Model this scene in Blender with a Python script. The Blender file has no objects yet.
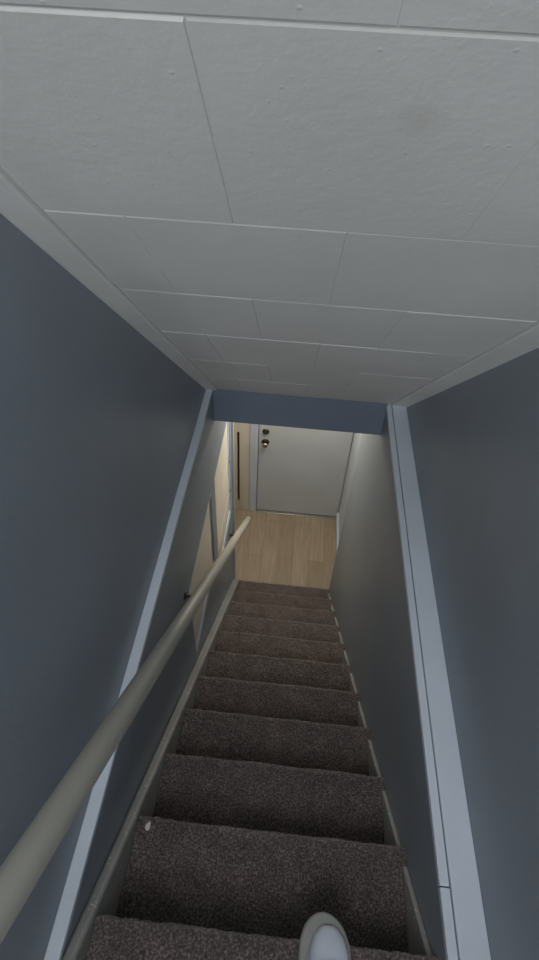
import bpy, bmesh, math, random
from mathutils import Vector, Matrix, noise
random.seed(7)
C = bpy.context.scene
COL = C.collection
# ------------------------------------------------------------------ camera
T, RI = 0.25, 0.23            # going and rise of one step
SL = RI / T
cam = bpy.data.objects.new('camera', bpy.data.cameras.new('camera')); COL.objects.link(cam)
def cam_matrix(px, py, pz, pitch, yaw, roll):
    cp, sp = math.cos(pitch), math.sin(pitch)
    F = Vector((math.sin(yaw)*cp, math.cos(yaw)*cp, sp))
    R = Vector((math.cos(yaw), -math.sin(yaw), 0)); U = R.cross(F)
    c, s = math.cos(roll), math.sin(roll)
    R2 = R*c + U*s; U2 = U*c - R*s
    m = Matrix((R2, U2, -F)).transposed().to_4x4(); m.translation = (px, py, pz)
    return m
cam.matrix_world = cam_matrix(0.3521, -2.6172, 4.1168, -0.7853, -0.0532, 0.0539)
cam.data.sensor_fit = 'VERTICAL'; cam.data.sensor_height = 24.0
cam.data.lens = 524.95*24/960
cam.data.clip_start = 0.02
C.camera = cam
# ------------------------------------------------------------------ light
w = bpy.data.worlds.new('world'); C.world = w; w.use_nodes = True
w.node_tree.nodes['Background'].inputs[0].default_value = (0.55, 0.65, 0.8, 1)
w.node_tree.nodes['Background'].inputs[1].default_value = 0.3
def area(name, loc, direction, sx, sy, power, color, spread=180):
    l = bpy.data.lights.new(name, 'AREA'); l.shape = 'RECTANGLE'; l.size = sx; l.size_y = sy
    l.energy = power; l.color = color; l.spread = math.radians(spread)
    o = bpy.data.objects.new(name, l); COL.objects.link(o); o.location = loc
    o.rotation_euler = Vector(direction).to_track_quat('-Z', 'Y').to_euler()
    return o
area('window_daylight', (0.45, -6.45, 3.95), (0, 1, -0.08), 0.8, 1.1, 54, (0.92, 0.97, 1.0))
area('landing_fill_light', (0.12, -3.45, 4.7), (0.15, 0.45, -1), 0.85, 0.9, 21, (0.94, 0.975, 1.0))  # added fill from high on the left, no fixture there; lifts walls, ledges and carpet
bulb = bpy.data.lights.new('entry_lamp_light', 'POINT'); bulb.energy = 21; bulb.color = (1.0, 0.90, 0.74); bulb.shadow_soft_size = 0.07
bo = bpy.data.objects.new('entry_lamp_light', bulb); COL.objects.link(bo); bo.location = (0.36, 0.42, 2.25)
C.view_settings.view_transform = 'Standard'; C.view_settings.look = 'None'
C.view_settings.exposure = 0.1; C.view_settings.gamma = 1.0
C.view_settings.use_curve_mapping = False
# ------------------------------------------------------------------ materials
def new_mat(name):
    m = bpy.data.materials.new(name); m.use_nodes = True
    nt = m.node_tree; return m, nt, nt.nodes['Principled BSDF']
def nd(nt, t, **kw):
    n = nt.nodes.new(t)
    for k, v in kw.items():
        if k in n.inputs: n.inputs[k].default_value = v
        else: setattr(n, k, v)
    return n
def ramp(nt, fac, stops):
    r = nt.nodes.new('ShaderNodeValToRGB'); e = r.color_ramp.elements
    while len(e) < len(stops): e.new(0.5)
    for el, (p, c) in zip(e, stops): el.position = p; el.color = (*c, 1)
    nt.links.new(fac, r.inputs[0]); return r.outputs[0]
def coords(nt, scale=(1, 1, 1)):
    tc = nt.nodes.new('ShaderNodeTexCoord'); mp = nt.nodes.new('ShaderNodeMapping')
    mp.inputs['Scale'].default_value = scale; nt.links.new(tc.outputs['Object'], mp.inputs[0]); return mp.outputs[0]
def bump(nt, b, h, strength, dist):
    bp = nd(nt, 'ShaderNodeBump', Strength=strength, Distance=dist)
    nt.links.new(h, bp.inputs['Height']); nt.links.new(bp.outputs[0], b.inputs['Normal']); return bp
def paint(name, col, rough=0.5, var=0.08, bscale=60, bstr=0.15, bdist=0.002, spec=0.5, vscale=3):
    m, nt, b = new_mat(name); v = coords(nt)
    n = nd(nt, 'ShaderNodeTexNoise', Scale=vscale, Detail=5.0); nt.links.new(v, n.inputs[0])
    lo = tuple(c*(1-var) for c in col); hi = tuple(min(1, c*(1+var)) for c in col)
    nt.links.new(ramp(nt, n.outputs[0], [(0.3, lo), (0.7, hi)]), b.inputs['Base Color'])
    n2 = nd(nt, 'ShaderNodeTexNoise', Scale=bscale, Detail=3.0); nt.links.new(v, n2.inputs[0])
    bump(nt, b, n2.outputs[0], bstr, bdist)
    b.inputs['Roughness'].default_value = rough; b.inputs['Specular IOR Level'].default_value = spec
    return m
M_wall = paint('blue_grey_paint', (0.25, 0.28, 0.318), 0.42, 0.06, 90, 0.25, 0.0015)
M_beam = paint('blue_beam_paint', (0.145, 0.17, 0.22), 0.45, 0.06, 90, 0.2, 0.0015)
M_crown = paint('crown_paint', (0.60, 0.595, 0.575), 0.5)
M_white = paint('white_trim_paint', (0.62, 0.67, 0.74), 0.4, 0.05, 50, 0.15, 0.001)
M_cream = paint('cream_paint', (0.74, 0.68, 0.57), 0.5, 0.06, 50, 0.15, 0.001)
M_rail = paint('cream_rail_paint', (0.47, 0.45, 0.385), 0.38, 0.05, 40, 0.12, 0.001)
M_door = paint('white_door_paint', (0.60, 0.63, 0.66), 0.35, 0.04, 30, 0.08, 0.001)
M_plain = paint('plain_white_paint', (0.6, 0.6, 0.58), 0.7)
M_brown = paint('brown_slot', (0.10, 0.065, 0.04), 0.6)
M_wood = paint('stair_timber', (0.25, 0.18, 0.11), 0.7)
M_sole = paint('off_white_rubber', (0.30, 0.295, 0.275), 0.6, 0.06, 120, 0.3, 0.001)
M_shoe = paint('white_leather', (0.60, 0.64, 0.72), 0.4, 0.04, 200, 0.25, 0.0006)
M_lace = paint('white_lace', (0.7, 0.7, 0.7), 0.8)
M_lining = paint('grey_lining', (0.25, 0.25, 0.26), 0.9)
M_chip = paint('chipped_paint_flake', (0.70, 0.69, 0.66), 0.6)
M_black = paint('black_iron', (0.01, 0.01, 0.01), 0.45)
def metal(name, col, rough):
    m, nt, b = new_mat(name); b.inputs['Base Color'].default_value = (*col, 1)
    b.inputs['Metallic'].default_value = 1; b.inputs['Roughness'].default_value = rough; return m
M_brass = metal('aged_bronze', (0.10, 0.085, 0.06), 0.35)
M_nickel = metal('worn_nickel', (0.5, 0.48, 0.44), 0.25)
def mk_ceiling():
    m, nt, b = new_mat('painted_fibre_tile'); v = coords(nt)
    n = nd(nt, 'ShaderNodeTexNoise', Scale=4.0, Detail=4.0); nt.links.new(v, n.inputs[0])
    base = ramp(nt, n.outputs[0], [(0.3, (0.525, 0.52, 0.50)), (0.7, (0.575, 0.57, 0.55))])
    # one small brownish water spot
    g = nd(nt, 'ShaderNodeVectorMath', operation='DISTANCE'); nt.links.new(v, g.inputs[0]); g.inputs[1].default_value = (0.437, -2.06, 4.02)
    mr = nd(nt, 'ShaderNodeMapRange'); nt.links.new(g.outputs['Value'], mr.inputs[0])
    mr.inputs[1].default_value = 0.0; mr.inputs[2].default_value = 0.028; mr.inputs[3].default_value = 0.28; mr.inputs[4].default_value = 0.0
    mx = nd(nt, 'ShaderNodeMix', data_type='RGBA'); nt.links.new(mr.outputs[0], mx.inputs[0]); nt.links.new(base, mx.inputs[6]); mx.inputs[7].default_value = (0.36, 0.30, 0.22, 1)
    nt.links.new(mx.outputs[2], b.inputs['Base Color'])
    n2 = nd(nt, 'ShaderNodeTexNoise', Scale=45.0, Detail=4.0, Roughness=0.6); nt.links.new(v, n2.inputs[0])
    n3 = nd(nt, 'ShaderNodeTexVoronoi', Scale=38.0); nt.links.new(v, n3.inputs[0])
    r3 = ramp(nt, n3.outputs['Distance'], [(0.0, (0.6, 0.6, 0.6)), (0.10, (0, 0, 0))])
    ad = nd(nt, 'ShaderNodeMath', operation='ADD'); nt.links.new(n2.outputs[0], ad.inputs[0]); nt.links.new(r3, ad.inputs[1])
    bump(nt, b, ad.outputs[0], 0.4, 0.0017)
    b.inputs['Roughness'].default_value = 0.6; return m
M_ceil = mk_ceiling()
def mk_carpet():
    m, nt, b = new_mat('brown_grey_carpet'); v = coords(nt)
    n = nd(nt, 'ShaderNodeTexNoise', Scale=170.0, Detail=3.0, Roughness=0.7); nt.links.new(v, n.inputs[0])
    n2 = nd(nt, 'ShaderNodeTexNoise', Scale=14.0, Detail=4.0); nt.links.new(v, n2.inputs[0])
    c1 = ramp(nt, n.outputs[0], [(0.32, (0.045, 0.033, 0.030)), (0.5, (0.125, 0.10, 0.092)), (0.68, (0.33, 0.285, 0.265))])
    c2 = ramp(nt, n2.outputs[0], [(0.3, (0.72, 0.70, 0.70)), (0.7, (1.1, 1.06, 1.05))])
    mx = nd(nt, 'ShaderNodeMix', data_type='RGBA', blend_type='MULTIPLY'); mx.inputs[0].default_value = 1
    nt.links.new(c1, mx.inputs[6]); nt.links.new(c2, mx.inputs[7]); nt.links.new(mx.outputs[2], b.inputs['Base Color'])
    bump(nt, b, n.outputs[0], 0.9, 0.006)
    b.inputs['Roughness'].default_value = 0.95; b.inputs['Specular IOR Level'].default_value = 0.1
    b.inputs['Sheen Weight'].default_value = 0.5
    return m
M_carpet = mk_carpet()
def mk_floor():
    m, nt, b = new_mat('light_oak_planks'); v = coords(nt)
    sp = nd(nt, 'ShaderNodeSeparateXYZ'); nt.links.new(v, sp.inputs[0])
    cb = nd(nt, 'ShaderNodeCombineXYZ'); nt.links.new(sp.outputs[1], cb.inputs[0]); nt.links.new(sp.outputs[0], cb.inputs[1])
    br = nd(nt, 'ShaderNodeTexBrick'); nt.links.new(cb.outputs[0], br.inputs[0])
    br.inputs['Scale'].default_value = 1.0; br.inputs['Brick Width'].default_value = 0.9; br.inputs['Row Height'].default_value = 0.15
    br.inputs['Mortar Size'].default_value = 0.0012; br.inputs['Color1'].default_value = (0.42, 0.34, 0.25, 1)
    br.inputs['Color2'].default_value = (0.34, 0.27, 0.19, 1); br.inputs['Mortar'].default_value = (0.20, 0.14, 0.09, 1)
    gm = nd(nt, 'ShaderNodeMapping'); gm.inputs['Scale'].default_value = (30, 2.2, 1); nt.links.new(v, gm.inputs[0])
    g = nd(nt, 'ShaderNodeTexNoise', Scale=1.6, Detail=5.0, Roughness=0.6); nt.links.new(gm.outputs[0], g.inputs[0])
    gc = ramp(nt, g.outputs[0], [(0.3, (0.80, 0.78, 0.76)), (0.7, (1.12, 1.10, 1.08))])
    mx = nd(nt, 'ShaderNodeMix', data_type='RGBA', blend_type='MULTIPLY'); mx.inputs[0].default_value = 1
    nt.links.new(br.outputs[0], mx.inputs[6]); nt.links.new(gc, mx.inputs[7]); nt.links.new(mx.outputs[2], b.inputs['Base Color'])
    b.inputs['Roughness'].default_value = 0.42; return m
M_floor = mk_floor()
def mk_skirt():
    m, nt, b = new_mat('worn_skirting_paint'); v = coords(nt)
    n = nd(nt, 'ShaderNodeTexNoise', Scale=5.0, Detail=6.0); nt.links.new(v, n.inputs[0])
    base = ramp(nt, n.outputs[0], [(0.3, (0.25, 0.255, 0.25)), (0.7, (0.34, 0.34, 0.33))])
    n2 = nd(nt, 'ShaderNodeTexNoise', Scale=60.0, Detail=4.0, Roughness=0.65); nt.links.new(v, n2.inputs[0])
    spk = ramp(nt, n2.outputs[0], [(0.63, (0, 0, 0)), (0.65, (1, 1, 1))])
    mx = nd(nt, 'ShaderNodeMix', data_type='RGBA'); nt.links.new(spk, mx.inputs[0]); nt.links.new(base, mx.inputs[6]); mx.inputs[7].default_value = (0.58, 0.57, 0.54, 1)
    nt.links.new(mx.outputs[2], b.inputs['Base Color']); bump(nt, b, n2.outputs[0], 0.3, 0.002)
    b.inputs['Roughness'].default_value = 0.5; return m
M_skirt = mk_skirt()
# ------------------------------------------------------------------ helpers
def link(name, bm, mat, parent=None, smooth=False, bevel=0):
    me = bpy.data.meshes.new(name)
    bmesh.ops.recalc_face_normals(bm, faces=bm.faces[:])
    bm.to_mesh(me); bm.free()
    o = bpy.data.objects.new(name, me); COL.objects.link(o)
    for mm in (mat if isinstance(mat, (list, tuple)) else [mat]): me.materials.append(mm)
    if smooth:
        for p in me.polygons: p.use_smooth = True
    if bevel:
        md = o.modifiers.new('bevel', 'BEVEL'); md.width = bevel; md.segments = 3; md.limit_method = 'ANGLE'; md.angle_limit = math.radians(40)
    if parent: o.parent = parent
    return o
def box(bm, x0, x1, y0, y1, z0, z1):
    vs = [bm.verts.new((x, y, z)) for z in (z0, z1) for y in (y0, y1) for x in (x0, x1)]
    for f in ((0, 1, 3, 2), (4, 6, 7, 5), (0, 4, 5, 1), (2, 3, 7, 6), (0, 2, 6, 4), (1, 5, 7, 3)):
        bm.faces.new([vs[i] for i in f])
def boxes(*bs):
    bm = bmesh.new()
    for b in bs: box(bm, *b)
    return bm
def prism(poly, a0, a1, axis):
    """poly in the other two axes: x -> (y,z), y -> (x,z)"""
    bm = bmesh.new()
    f = (lambda p, a: (a, p[0], p[1])) if axis == 'x' else (lambda p, a: (p[0], a, p[1]))
    A = [bm.verts.new(f(p, a0)) for p in poly]; B = [bm.verts.new(f(p, a1)) for p in poly]
    bm.faces.new(A); bm.faces.new(B[::-1]); n = len(poly)
    for i in range(n): bm.faces.new((A[i], A[(i+1) % n], B[(i+1) % n], B[i]))
    return bm
def tube(bm, pts, r, seg=20, cap=True):
    pts = [Vector(p) for p in pts]; rings = []; up = None
    rr = r if isinstance(r, (list, tuple)) else [r]*len(pts)
    for i, p in enumerate(pts):
        d = (pts[min(i+1, len(pts)-1)] - pts[max(i-1, 0)]).normalized()
        if up is None: up = d.orthogonal().normalized()
        up = (up - d*up.dot(d)).normalized(); s = d.cross(up)
        rings.append([bm.verts.new(p + (up*math.cos(a)+s*math.sin(a))*rr[i]) for a in (2*math.pi*k/seg for k in range(seg))])
    for a, b in zip(rings, rings[1:]):
        for k in range(seg): bm.faces.new((a[k], a[(k+1) % seg], b[(k+1) % seg], b[k]))
    if cap: bm.faces.new(rings[0][::-1]); bm.faces.new(rings[-1])
def lathe(bm, origin, axis, prof, seg=28):
    """prof = [(distance along axis, radius)]"""
    ax = Vector(axis).normalized(); up = ax.orthogonal().normalized(); s = ax.cross(up); rings = []
    for d, r in prof:
        c = Vector(origin) + ax*d
        rings.append([bm.verts.new(c + (up*math.cos(a)+s*math.sin(a))*max(r, 1e-4)) for a in (2*math.pi*k/seg for k in range(seg))])
    for a, b in zip(rings, rings[1:]):
        for k in range(seg): bm.faces.new((a[k], a[(k+1) % seg], b[(k+1) % seg], b[k]))
    bm.faces.new(rings[0][::-1]); bm.faces.new(rings[-1])
def struct(o): o['kind'] = 'structure'; return o
def empty(name, loc): 
    o = bpy.data.objects.new(name, None); COL.objects.link(o); o.location = loc; o.empty_display_size = 0.1; return o
def tag(o, label, cat, group=None):
    o['label'] = label; o['category'] = cat
    if group: o['group'] = group
    return o
def attach(child, parent):
    child.parent = parent; child.matrix_parent_inverse = Matrix.Translation(-Vector(parent.location)); return child
# ------------------------------------------------------------------ setting
def lean(o, only=lambda c: True):
    # the left wall is not quite parallel to the right one: it runs out 1.15 cm per metre
    for v in o.data.vertices:
        if only(v.co): v.co.x -= 0.0115*(v.co.y + 2.6)
    return o
def wl(y): return WL - 0.0115*(y + 2.6)
WL, WR = -0.030, 0.787          # faces of the walls beside the stairs
UL, UR = -0.061, 0.873          # faces of the walls above the ledges
ZL, ZR = 2.640, 2.622           # ledge heights
YH = -0.551                     # front of the cross beam
YE = 0.06                       # where the walls end at the foot of the stairs
YB = -6.5                       # far end of the upper hallway
YD = 1.03                       # front door wall
Z0 = 2.633                      # height of the sloped ceiling at the beam
ZUP = 12*RI                     # upper floor
def ceil_z(y): return Z0 + SL*(YH - y)
# --- lower floor
fl = struct(link('floor', boxes((-0.75, 0.93, -0.0, YD, -0.08, 0.0), (-0.75, -0.15, -1.9, -0.0, -0.08, 0.0)), M_floor))
struct(link('floor_upper', boxes((UL, UR, YB, -11*T-0.02, ZUP-0.25, ZUP)), M_carpet))
# --- wall beside the stairs, left, with two openings
Y1a, Y1b, Z1a, Z1b = -1.36, -0.745, 1.495, 2.115
Y2a, Y2b, Z2a, Z2b = -0.64, -0.025, 1.170, 2.105
bm = boxes((-0.15, WL, YB, Y1a, 0, ZL-0.02), (-0.15, WL, Y1a, Y1b, 0, Z1a), (-0.15, WL, Y1a, Y1b, Z1b, ZL-0.02),
           (-0.15, WL, Y1b, Y2a, 0, ZL-0.02), (-0.15, WL, Y2a, Y2b, 0, Z2a), (-0.15, WL, Y2a, Y2b, Z2b, ZL-0.02),
           (-0.15, WL, Y2b, YE, 0, ZL-0.02))
lean(struct(link('wall_left', bm, M_wall)))
struct(link('wall_right', boxes((WR, 0.95, YB, 0.02, 0, ZR-0.02)), M_wall))
# --- walls above the ledges, their tops following the ceiling
YK = -3.2; ZK = ceil_z(YK)
def upper_poly(z): return [(YH+0.0, z), (YH+0.0, Z0+0.03), (YK, ZK+0.03), (YB, ZK+0.03), (YB, z)]
lean(struct(link('wall_upper_left', prism(upper_poly(ZL-0.02), -0.15, UL, 'x'), M_wall)))
struct(link('wall_upper_right', prism(upper_poly(ZR-0.02), UR, 0.95, 'x'), M_wall))
struct(link('wall_back', boxes((-0.15, 0.95, YB-0.1, YB, 2.5, 3.35), (-0.15, 0.95, YB-0.1, YB, 4.55, 5.15),
                               (-0.15, 0.0, YB-0.1, YB, 3.35, 4.55), (0.9, 0.95, YB-0.1, YB, 3.35, 4.55)), M_wall))
wf = struct(link('window_3', boxes((0.0, 0.05, YB-0.08, YB-0.03, 3.35, 4.55), (0.85, 0.9, YB-0.08, YB-0.03, 3.35, 4.55),
                                   (0.05, 0.85, YB-0.08, YB-0.03, 3.35, 3.40), (0.05, 0.85, YB-0.08, YB-0.03, 4.50, 4.55),
                                   (0.05, 0.85, YB-0.08, YB-0.03, 3.93, 3.97)), M_white))
# --- ledges
def ledge_left():
    bm = boxes((UL, WL+0.001, YB, YH, ZL-0.02, ZL))
    return bm
lean(struct(link('trim_1', ledge_left(), M_white, bevel=0.003)))
t2 = struct(link('trim_2', boxes((WR-0.006, 0.8035, -2.384, YH+0.02, ZR-0.020, ZR), (WR-0.006, 0.8035, YB, -2.3865, ZR-0.020, ZR)), M_white, bevel=0.002))
struct(link('trim_3', boxes((0.806, UR, YB, YH+0.02, ZR-0.020, ZR+0.004)), M_white, bevel=0.0025))
# --- crown moulding against the sloped ceiling
def crown(name, xw, sgn, W, drop):
    # profile (inward offset, drop below ceiling), run along the slope
    prof = [(0, -0.010), (0, drop), (0.006, drop+0.001), (0.012, drop), (W-0.012, 0.008), (W-0.008, 0.006), (W-0.004, 0.0065), (W, -0.010)]
    bm = bmesh.new(); rings = []
    for y in (YH, YK):
        rings.append([bm.verts.new((xw+sgn*a, y, ceil_z(y)-d/math.cos(math.atan(SL)))) for a, d in prof])
    n = len(prof)
    for i in range(n): bm.faces.new((rings[0][i], rings[0][(i+1) % n], rings[1][(i+1) % n], rings[1][i]))
    bm.faces.new(rings[0][::-1]); bm.faces.new(rings[1])
    return struct(link(name, bm, M_crown))
lean(crown('trim_4', UL, 1, 0.060, 0.011)); crown('trim_5', UR, -1, 0.079, 0.012)
# --- sloped ceiling of staggered tiles
def ceiling():
    bm = bmesh.new()
    nrm = Vector((0, SL, 1)).normalized()             # up, away from the stairs
    def P(x, y, d): 
        p = Vector((x, y, ceil_z(y))); return p - nrm*d   # d below the plane
    ys = [-3.2, -2.85, -2.61, -2.37, -2.128, -1.887, -1.645, -1.395, -1.115, -0.84, YH]
    offs = [0.25, 0.095, 0.25, 0.095, 0.25, 0.095, 0.25, 0.095, 0.25, 0.095]
    # row between -2.128 and -1.887 has joints at 0.25, 0.547; the next at 0.10, 0.40
    for i in range(len(ys)-1):
        ya, yb = ys[i], ys[i+1]
        o = 0.2475 if i % 2 == 0 else 0.0985
        xs = [-0.09] + [x for x in [o+0.3*k for k in range(-2, 4)] if -0.06 < x < UR-0.02] + [UR]
        for xa, xb in zip(xs, xs[1:]):
            g, c, d0 = 0.0001, 0.0024, 0.0
            dd = 0.0016 + random.uniform(-0.0006, 0.0006)
            tl = [random.uniform(-0.0005, 0.0005) for _ in range(4)]
            gx0 = g if xa > -0.09 else 0; gx1 = g if xb < UR else 0
            out = [P(xa+gx0, ya+g, d0), P(xb-gx1, ya+g, d0), P(xb-gx1, yb-g, d0), P(xa+gx0, yb-g, d0)]
            cx0 = c if xa > -0.09 else 0; cx1 = c if xb < UR else 0
            inn = [P(xa+gx0+cx0*0.5, ya+g+c, dd+tl[0]), P(xb-gx1-cx1*0.5, ya+g+c, dd+tl[1]), P(xb-gx1-cx1*0.5, yb-g-c, dd+tl[2]), P(xa+gx0+cx0*0.5, yb-g-c, dd+tl[3])]
            O = [bm.verts.new(p) for p in out]; I = [bm.verts.new(p) for p in inn]
            bm.faces.new(I)
            for k in range(4): bm.faces.new((O[k], O[(k+1) % 4], I[(k+1) % 4], I[k]))
    # backing slab
    a = [P(UL-.085, YK-0.0, 0.0002), P(UR+.077, YK, 0.0002), P(UR+.077, YH+0.05, 0.0002), P(UL-.085, YH+0.05, 0.0002)]
    A = [bm.verts.new(p) for p in a]; B = [bm.verts.new(p + nrm*0.04) for p in a]
    bm.faces.new(A); bm.faces.new(B[::-1])
    for k in range(4): bm.faces.new((A[k], A[(k+1) % 4], B[(k+1) % 4], B[k]))
    me = bpy.data.meshes.new('ceiling'); bm.to_mesh(me); bm.free(); me.materials.append(M_ceil)
    o = bpy.data.objects.new('ceiling', me); COL.objects.link(o); return struct(o)
ceiling()
struct(link('ceiling_upper', boxes((-0.15, 0.95, YB, YK+0.02, ZK, ZK+0.08)), M_ceil))
struct(link('ceiling_lower', boxes((-0.80, 0.95, YH+0.10, YD, 2.46, 2.52), (-0.80, -0.15, -1.9, YH+0.10, 2.46, 2.52)), M_plain))
# --- cross beam at the foot of the sloped ceiling
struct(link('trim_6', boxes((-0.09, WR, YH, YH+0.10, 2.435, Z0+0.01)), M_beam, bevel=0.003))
# --- left hall beyond the openings, entry
struct(link('wall_hall', boxes((-0.80, -0.75, -1.9, YD, 0, 2.46)), M_plain))
struct(link('wall_hall_end', boxes((-0.75, -0.15, -1.95, -1.9, 0, 2.46)), M_plain))
struct(link('wall_entry_right', boxes((0.888, 0.98, 0.02, YD-0.02, 0, 2.46)), M_white))
struct(link('wall_front', boxes((-0.80, -0.215, YD, YD+0.12, 0, 2.46), (0.93, 0.98, YD, YD+0.12, 0, 2.46), (-0.215, 0.93, YD, YD+0.12, 2.10, 2.46), (-0.215, 0.93, YD+0.08, YD+0.12, 0, 2.10)), M_white))
struct(link('baseboard_right', boxes((0.866, 0.888, 0.50, YD-0.022, 0, 0.11)), M_white, bevel=0.004))
struct(link('trim_8', boxes((0.868, 0.888, 0.03, 0.498, 0, 0.05)), M_brown, bevel=0.002))
# --- board cladding seen through the openings
def boards(ya, yb, za, zb, cuts):
    # closed boards; the joints between them open on a dark backing
    bm = bmesh.new(); zs = [za] + [c for c in cuts if za < c < zb] + [zb]
    for a, b in zip(zs, zs[1:]): box(bm, -0.0425, WL-0.010, ya, yb, a+(0.008 if a > za else 0), b-(0.008 if b < zb else 0))
    return bm
# --- front door
D0, D1 = 0.036, 0.885
d = struct(link('door_1', boxes((D0+0.004, D1-0.004, YD+0.01, YD+0.05, 0.012, 2.04)), M_door, bevel=0.003))
fr = link('door_frame', boxes((-0.040, D0-0.002, YD-0.018, YD+0.08, 0, 2.10), (D1+0.002, 0.929, YD-0.018, YD+0.08, 0, 2.10), (D0-0.002, D1+0.002, YD-0.018, YD+0.08, 2.045, 2.10)), M_white, bevel=0.004); attach(fr, d)
th = link('threshold', boxes((D0, D1, YD-0.025, YD+0.06, 0.0, 0.010)), M_nickel, bevel=0.003); attach(th, d)
bm = bmesh.new(); lathe(bm, (D0+0.065, YD+0.010, 1.07), (0, -1, 0), [(0, 0.031), (0.006, 0.031), (0.012, 0.026), (0.014, 0.012), (0.016, 0.011)]); box(bm, D0+0.048, D0+0.082, YD-0.020, YD-0.006, 1.065, 1.075)
attach(link('deadbolt', bm, M_brass, bevel=0.001), d)
bm = bmesh.new(); lathe(bm, (D0+0.065, YD+0.010, 0.945), (0, -1, 0), [(0, 0.036), (0.005, 0.036), (0.010, 0.030), (0.012, 0.014)])
rs = attach(link('door_knob', bm, M_brass, smooth=False), d)
bm = bmesh.new(); lathe(bm, (D0+0.065, YD+0.010, 0.945), (0, -1, 0), [(0.010, 0.012), (0.030, 0.011), (0.036, 0.020), (0.045, 0.026), (0.056, 0.026), (0.064, 0.018), (0.066, 0.006)])
kn = link('knob_ball', bm, M_nickel, smooth=True); kn.parent = rs
# --- narrow side light beside the door
s = struct(link('window_4', boxes((-0.215, -0.160, YD-0.012, YD+0.06, 0, 2.10), (-0.138, -0.042, YD-0.010, YD+0.06, 0, 2.10), (-0.160, -0.138, YD-0.010, YD+0.06, 0, 0.12), (-0.160, -0.138, YD-0.010, YD+0.06, 1.05, 2.10)), M_cream, bevel=0.002))
attach(link('pane', boxes((-0.160, -0.138, YD+0.03, YD+0.04, 0.12, 1.05)), M_brown), s)
# --- corner strips at the ends of the stair walls
struct(link('trim_7', boxes((-0.075, -0.047, YE+0.0005, YE+0.006, 0, 2.44), (-0.0615, -0.047, YE-0.012, YE+0.0005, 0.0, 2.44)), M_white, bevel=0.0015))
# --- openings: liners and the boards behind
def opening(name, ya, yb, za, zb, f, screws):
    t = 0.006
    o = lean(struct(link(name, boxes((-0.148, WL+0.002, ya, ya+t, za, zb), *([(-0.148, WL-0.006, yb-f, yb, za, zb), (-0.148, WL+0.002, yb-0.003, yb, za, zb)] if f else []),
                                (-0.148, WL-0.006, ya+t, yb-f, za, za+0.03), (-0.148, WL+0.002, ya+t, yb-t, zb-t, zb)), M_white, bevel=0.0012)))
    attach(lean(link('panel', boards(ya+t, yb-f, za+0.03, zb-t, (1.405, 1.735)), M_cream)), o)
    attach(lean(link('backing', boxes((-0.13, -0.0425, ya+t, yb-f, za+0.03, zb-t)), M_brown)), o)
    for zz in screws:
        bm = bmesh.new(); lathe(bm, (wl(yb)-0.006, yb-0.012, zz), (1, 0, 0), [(0, 0.006), (0.004, 0.006), (0.006, 0.003)], 14)
        attach(link('screw', bm, M_black), o)
    return o
opening('window_1', Y1a, Y1b, Z1a, Z1b, 0.0, ()); opening('window_2', Y2a, Y2b, Z2a, Z2b, 0.035, (Z2a+0.22, Z2a+0.50))
# ------------------------------------------------------------------ staircase
st = empty('staircase', (0.38, -1.2, 0)); tag(st, 'brown-grey carpeted staircase running down between blue walls to the front door', 'stairs')
XR = 0.7717
def step_mesh(k, xa=0.0, xb=WR-0.0015, dx=0.0055):
    z1 = k*RI; z0 = (k-1)*RI; yn = -(k-1)*T; R = 0.016; rec = 0.022
    prof = []
    yb = yn - T - (rec+0.004)
    n = 46
    for i in range(n+1): prof.append((yb + (yn-R-yb)*i/n, z1))
    for i in range(1, 9):
        a = math.pi*i/8
        prof.append((yn-R+R*math.sin(a), z1-R+R*math.cos(a)))
    prof.append((yn-rec, z1-2*R-0.004))
    m = 22
    for i in range(1, m+1): prof.append((yn-rec, z1-2*R-0.004 + (z0-0.004-(z1-2*R-0.004))*i/m))
    nx = int((xb-xa)/dx); bm = bmesh.new(); grid = []
    for j, (y, z) in enumerate(prof):
        a = prof[max(j-1, 0)]; b = prof[min(j+1, len(prof)-1)]
        ty, tz = b[0]-a[0], b[1]-a[1]; L = math.hypot(ty, tz) or 1; ny, nz = -tz/L, ty/L
        ny, nz = (-tz/L, ty/L)
        if nz < 0 and abs(nz) > 0.9 and j < 40: ny, nz = -ny, -nz
        row = []
        for i in range(nx+1):
            x = xa + (xb-xa)*i/nx
            v = Vector((x, y, z))
            h = 0.0022*noise.noise(v*45) + 0.0032*noise.noise(v*9) + random.uniform(-0.0016, 0.0016)
            if j == len(prof)-1: h = 0
            nose = n-7 <= j <= n+8
            row.append(bm.verts.new((x if nose else min(x, XR), y+ny*h, z+nz*h)))
        grid.append(row)
    for a, b in zip(grid, grid[1:]):
        for i in range(nx): bm.faces.new((a[i], a[i+1], b[i+1], b[i]))
    return bm
for k in range(1, 13):
    o = link('step', step_mesh(k), M_carpet, smooth=True); attach(o, st)
# timber carcass under the carpet
poly = [(-0.026, 0.0)]
for k in range(1, 12):
    poly += [(-(k-1)*T-0.028, k*RI-0.012), (-k*T-0.028, k*RI-0.012)]
poly += [(-11*T-0.028, 12*RI-0.26), (-11*T-0.028, 11*RI-0.30), (-0.3, 0.0)]
poly = [(-0.028, 0.0)] + poly[1:]
attach(link('carcass', prism(poly, 0.003, XR-0.003, 'x'), M_wood), st)
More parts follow.
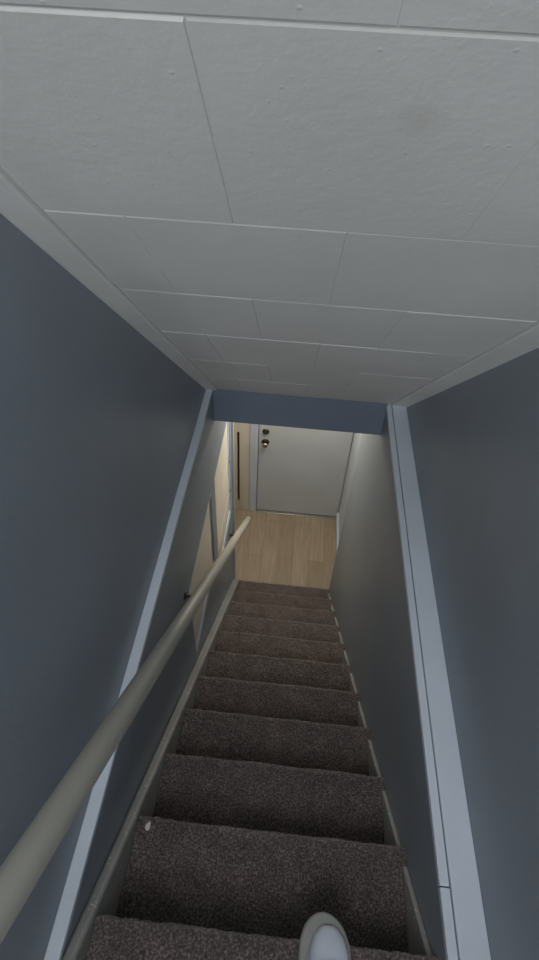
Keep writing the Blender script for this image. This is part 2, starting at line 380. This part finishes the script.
# skirting boards
c0 = math.cos(math.atan(SL))
def skirt(xa, xb, top, cap):
    y0, y1 = 0.045, -11*T
    def zt(y, c): return c - SL*y
    poly = [(y0, 0.0), (y0, 0.16), (y0-0.07, zt(y0-0.07, top)), (y1, zt(y1, top)), (y1, zt(y1, -0.25)), (-0.28, 0.0)]
    return prism(poly, xa, xb, 'x')
sk = attach(link('skirting_board', skirt(-0.032, -0.001, 0.252, 0), M_skirt, bevel=0.010), st)
for v in sk.data.vertices:
    if v.co.x < -0.02: v.co.x = wl(v.co.y) + 0.001
attach(link('skirting_board', skirt(XR+0.001, WR-0.001, 0.185, 0), M_skirt, bevel=0.002), st)
# ------------------------------------------------------------------ handrail
hr = empty('handrail', (0.066, -1.2, 2.0)); tag(hr, 'long cream-painted round handrail along the left wall', 'handrail')
HX, HC, HR_ = 0.069, 0.986, 0.024
def hz(y): return HC - SL*y
bm = bmesh.new()
y = -3.0; pts = []
while y < 0.27: pts.append((HX, y, hz(y))); y += 0.1
pts.append((HX, 0.28, hz(0.28)))
tube(bm, pts, HR_, 28)
attach(lean(link('rail', bm, M_rail, smooth=False, bevel=0.002)), hr)
for p in bpy.data.objects['rail'].data.polygons:
    p.use_smooth = len(p.vertices) == 4
for y in (-2.9, -1.43, -0.12):
    zc = hz(y); bm = bmesh.new(); hx = HX - 0.0115*(y+2.6)
    xw = wl(y) - (0.031 if y < -1.8 else 0)
    lathe(bm, (xw, y, zc-0.11), (1, 0, 0), [(0, 0.016), (0.004, 0.016), (0.007, 0.012)], 20)
    tube(bm, [(xw+0.004, y, zc-0.11), (xw+0.045, y, zc-0.108), (hx-0.012, y, zc-0.088), (hx, y, zc-0.05), (hx, y, zc-0.018)], 0.006, 12)
    attach(link('bracket', bm, M_black), hr)
# ------------------------------------------------------------------ shoe on the step in front of the viewer
sh = empty('sneaker', (0.52, -2.60, 11*RI)); tag(sh, 'white low sneaker with its toe poking over the lowest visible step edge', 'shoe')
def outline(s):
    """half widths (left, right) at distance s (0 heel .. 1 toe)"""
    pts = [(0, 0.0), (0.02, 0.019), (0.08, 0.031), (0.25, 0.034), (0.45, 0.038), (0.68, 0.049), (0.82, 0.047), (0.91, 0.038), (0.965, 0.025), (0.99, 0.013), (1.0, 0.0)]
    for a, b in zip(pts, pts[1:]):
        if s <= b[0]:
            u = (s-a[0])/(b[0]-a[0]); return a[1]+(b[1]-a[1])*u
    return 0
SX, SY0, SLEN, SZ = 0.522, -2.742, 0.287, 11*RI+0.004
def ring(n, grow, z, yo=0):
    out = []
    for i in range(n):
        a = 2*math.pi*i/n; s = 0.5-0.5*math.cos(a)
        wv = outline(min(max(s, 0.0), 1.0))+0.0
        x = (wv+grow*abs(math.sin(a)))*(1 if a < math.pi else -1)*1.10
        y = SY0 + s*SLEN - grow*math.cos(a)
        out.append((SX+x + 0.006*math.sin(s*3), y+yo, z))
    return out
def loft(rings, capa=True, capb=True):
    bm = bmesh.new(); R = [[bm.verts.new(p) for p in r] for r in rings]; n = len(R[0])
    for a, b in zip(R, R[1:]):
        for i in range(n): bm.faces.new((a[i], a[(i+1) % n], b[(i+1) % n], b[i]))
    if capa: bm.faces.new(R[0][::-1])
    if capb: bm.faces.new(R[-1])
    return bm
N = 64
attach(link('sole', loft([ring(N, 0.000, SZ), ring(N, 0.005, SZ+0.003), ring(N, 0.006, SZ+0.022), ring(N, 0.004, SZ+0.030), ring(N, -0.001, SZ+0.032)]), M_sole, smooth=True), sh)
def upper():
    bm = bmesh.new(); rings = []
    ns = 40; nc = 24
    for i in range(ns+1):
        s = 0.012 + 0.976*(1-math.cos(math.pi*i/ns))/2
        wv = outline(s)*1.08
        # height profile: heel high, opening, instep, toe box low
        hp = [(0, 0.045), (0.03, 0.085), (0.15, 0.088), (0.35, 0.080), (0.5, 0.083), (0.62, 0.068), (0.75, 0.047), (0.88, 0.036), (0.96, 0.024), (1, 0.006)]
        for a, b in zip(hp, hp[1:]):
            if s <= b[0]:
                u = (s-a[0])/(b[0]-a[0]); h = a[1]+(b[1]-a[1])*u; break
        row = []
        for j in range(nc+1):
            t = math.pi*j/nc
            cx = math.cos(t); sz = math.sin(t)
            e = 0.8
            x = wv*(abs(cx)**e)*(1 if cx >= 0 else -1); z = h*(abs(sz)**0.75)
            if s < 0.42 and z > 0.5*h: x *= 0.92
            row.append(bm.verts.new((SX + 0.010*s + x*0.86 + 0.006*math.sin(s*3), SY0+s*(SLEN-0.016*s), SZ+0.030+z*0.86)))
        rings.append(row)
    for a, b in zip(rings, rings[1:]):
        for j in range(nc):
            y = (a[j].co.y-SY0)/SLEN; top = 8 <= j < nc-8
            if 0.07 < y < 0.40 and top: continue     # ankle opening
            bm.faces.new((a[j], a[j+1], b[j+1], b[j]))
    return bm
u_ = link('upper', upper(), M_shoe, smooth=True); attach(u_, sh)
md = u_.modifiers.new('thick', 'SOLIDIFY'); md.thickness = 0.003; md.offset = -1
bm = bmesh.new(); 
attach(link('insole', loft([[(SX+(p[0]-SX)*0.85, SY0+0.02+(p[1]-SY0)*0.8, p[2]) for p in ring(N, -0.001, SZ+0.034)], [(SX+(p[0]-SX)*0.85, SY0+0.02+(p[1]-SY0)*0.8, p[2]) for p in ring(N, -0.001, SZ+0.038)]]), M_lining), sh)
for k in range(5):
    s = 0.47+0.055*k; yy = SY0+s*SLEN; hh = 0.83-0.0*k
    zt = SZ+0.030+0.86*[0.0800, 0.0770, 0.0730, 0.0640, 0.0560][k]+0.004
    bm = bmesh.new(); tube(bm, [(SX-0.022, yy-0.004, zt-0.012), (SX-0.012, yy, zt-0.001), (SX+0.006, yy+0.002, zt+0.001), (SX+0.020, yy+0.004, zt-0.001), (SX+0.032, yy+0.008, zt-0.012)], 0.0028, 10)
    attach(link('lace', bm, M_lace, smooth=True), sh)
# ------------------------------------------------------------------ paint flakes
def flake(loc, r, label, seed):
    rnd = random.Random(seed); bm = bmesh.new(); n = 9
    A = []; B = []
    for i in range(n):
        a = 2*math.pi*i/n; q = r*rnd.uniform(0.6, 1.15)
        x, y = q*math.cos(a)*0.75, q*math.sin(a)*1.2; z = rnd.uniform(0, 0.002)
        A.append(bm.verts.new((x, y, z))); B.append(bm.verts.new((x, y, z+0.0015)))
    bm.faces.new(A[::-1]); bm.faces.new(B)
    for i in range(n): bm.faces.new((A[i], A[(i+1) % n], B[(i+1) % n], B[i]))
    o = link('paint_flake', bm, M_chip); o.location = loc; tag(o, label, 'paint flake')
flake((0.034, -2.275, 10*RI+0.003), 0.011, 'large white paint flake lying on the left edge of the second step up', 3)
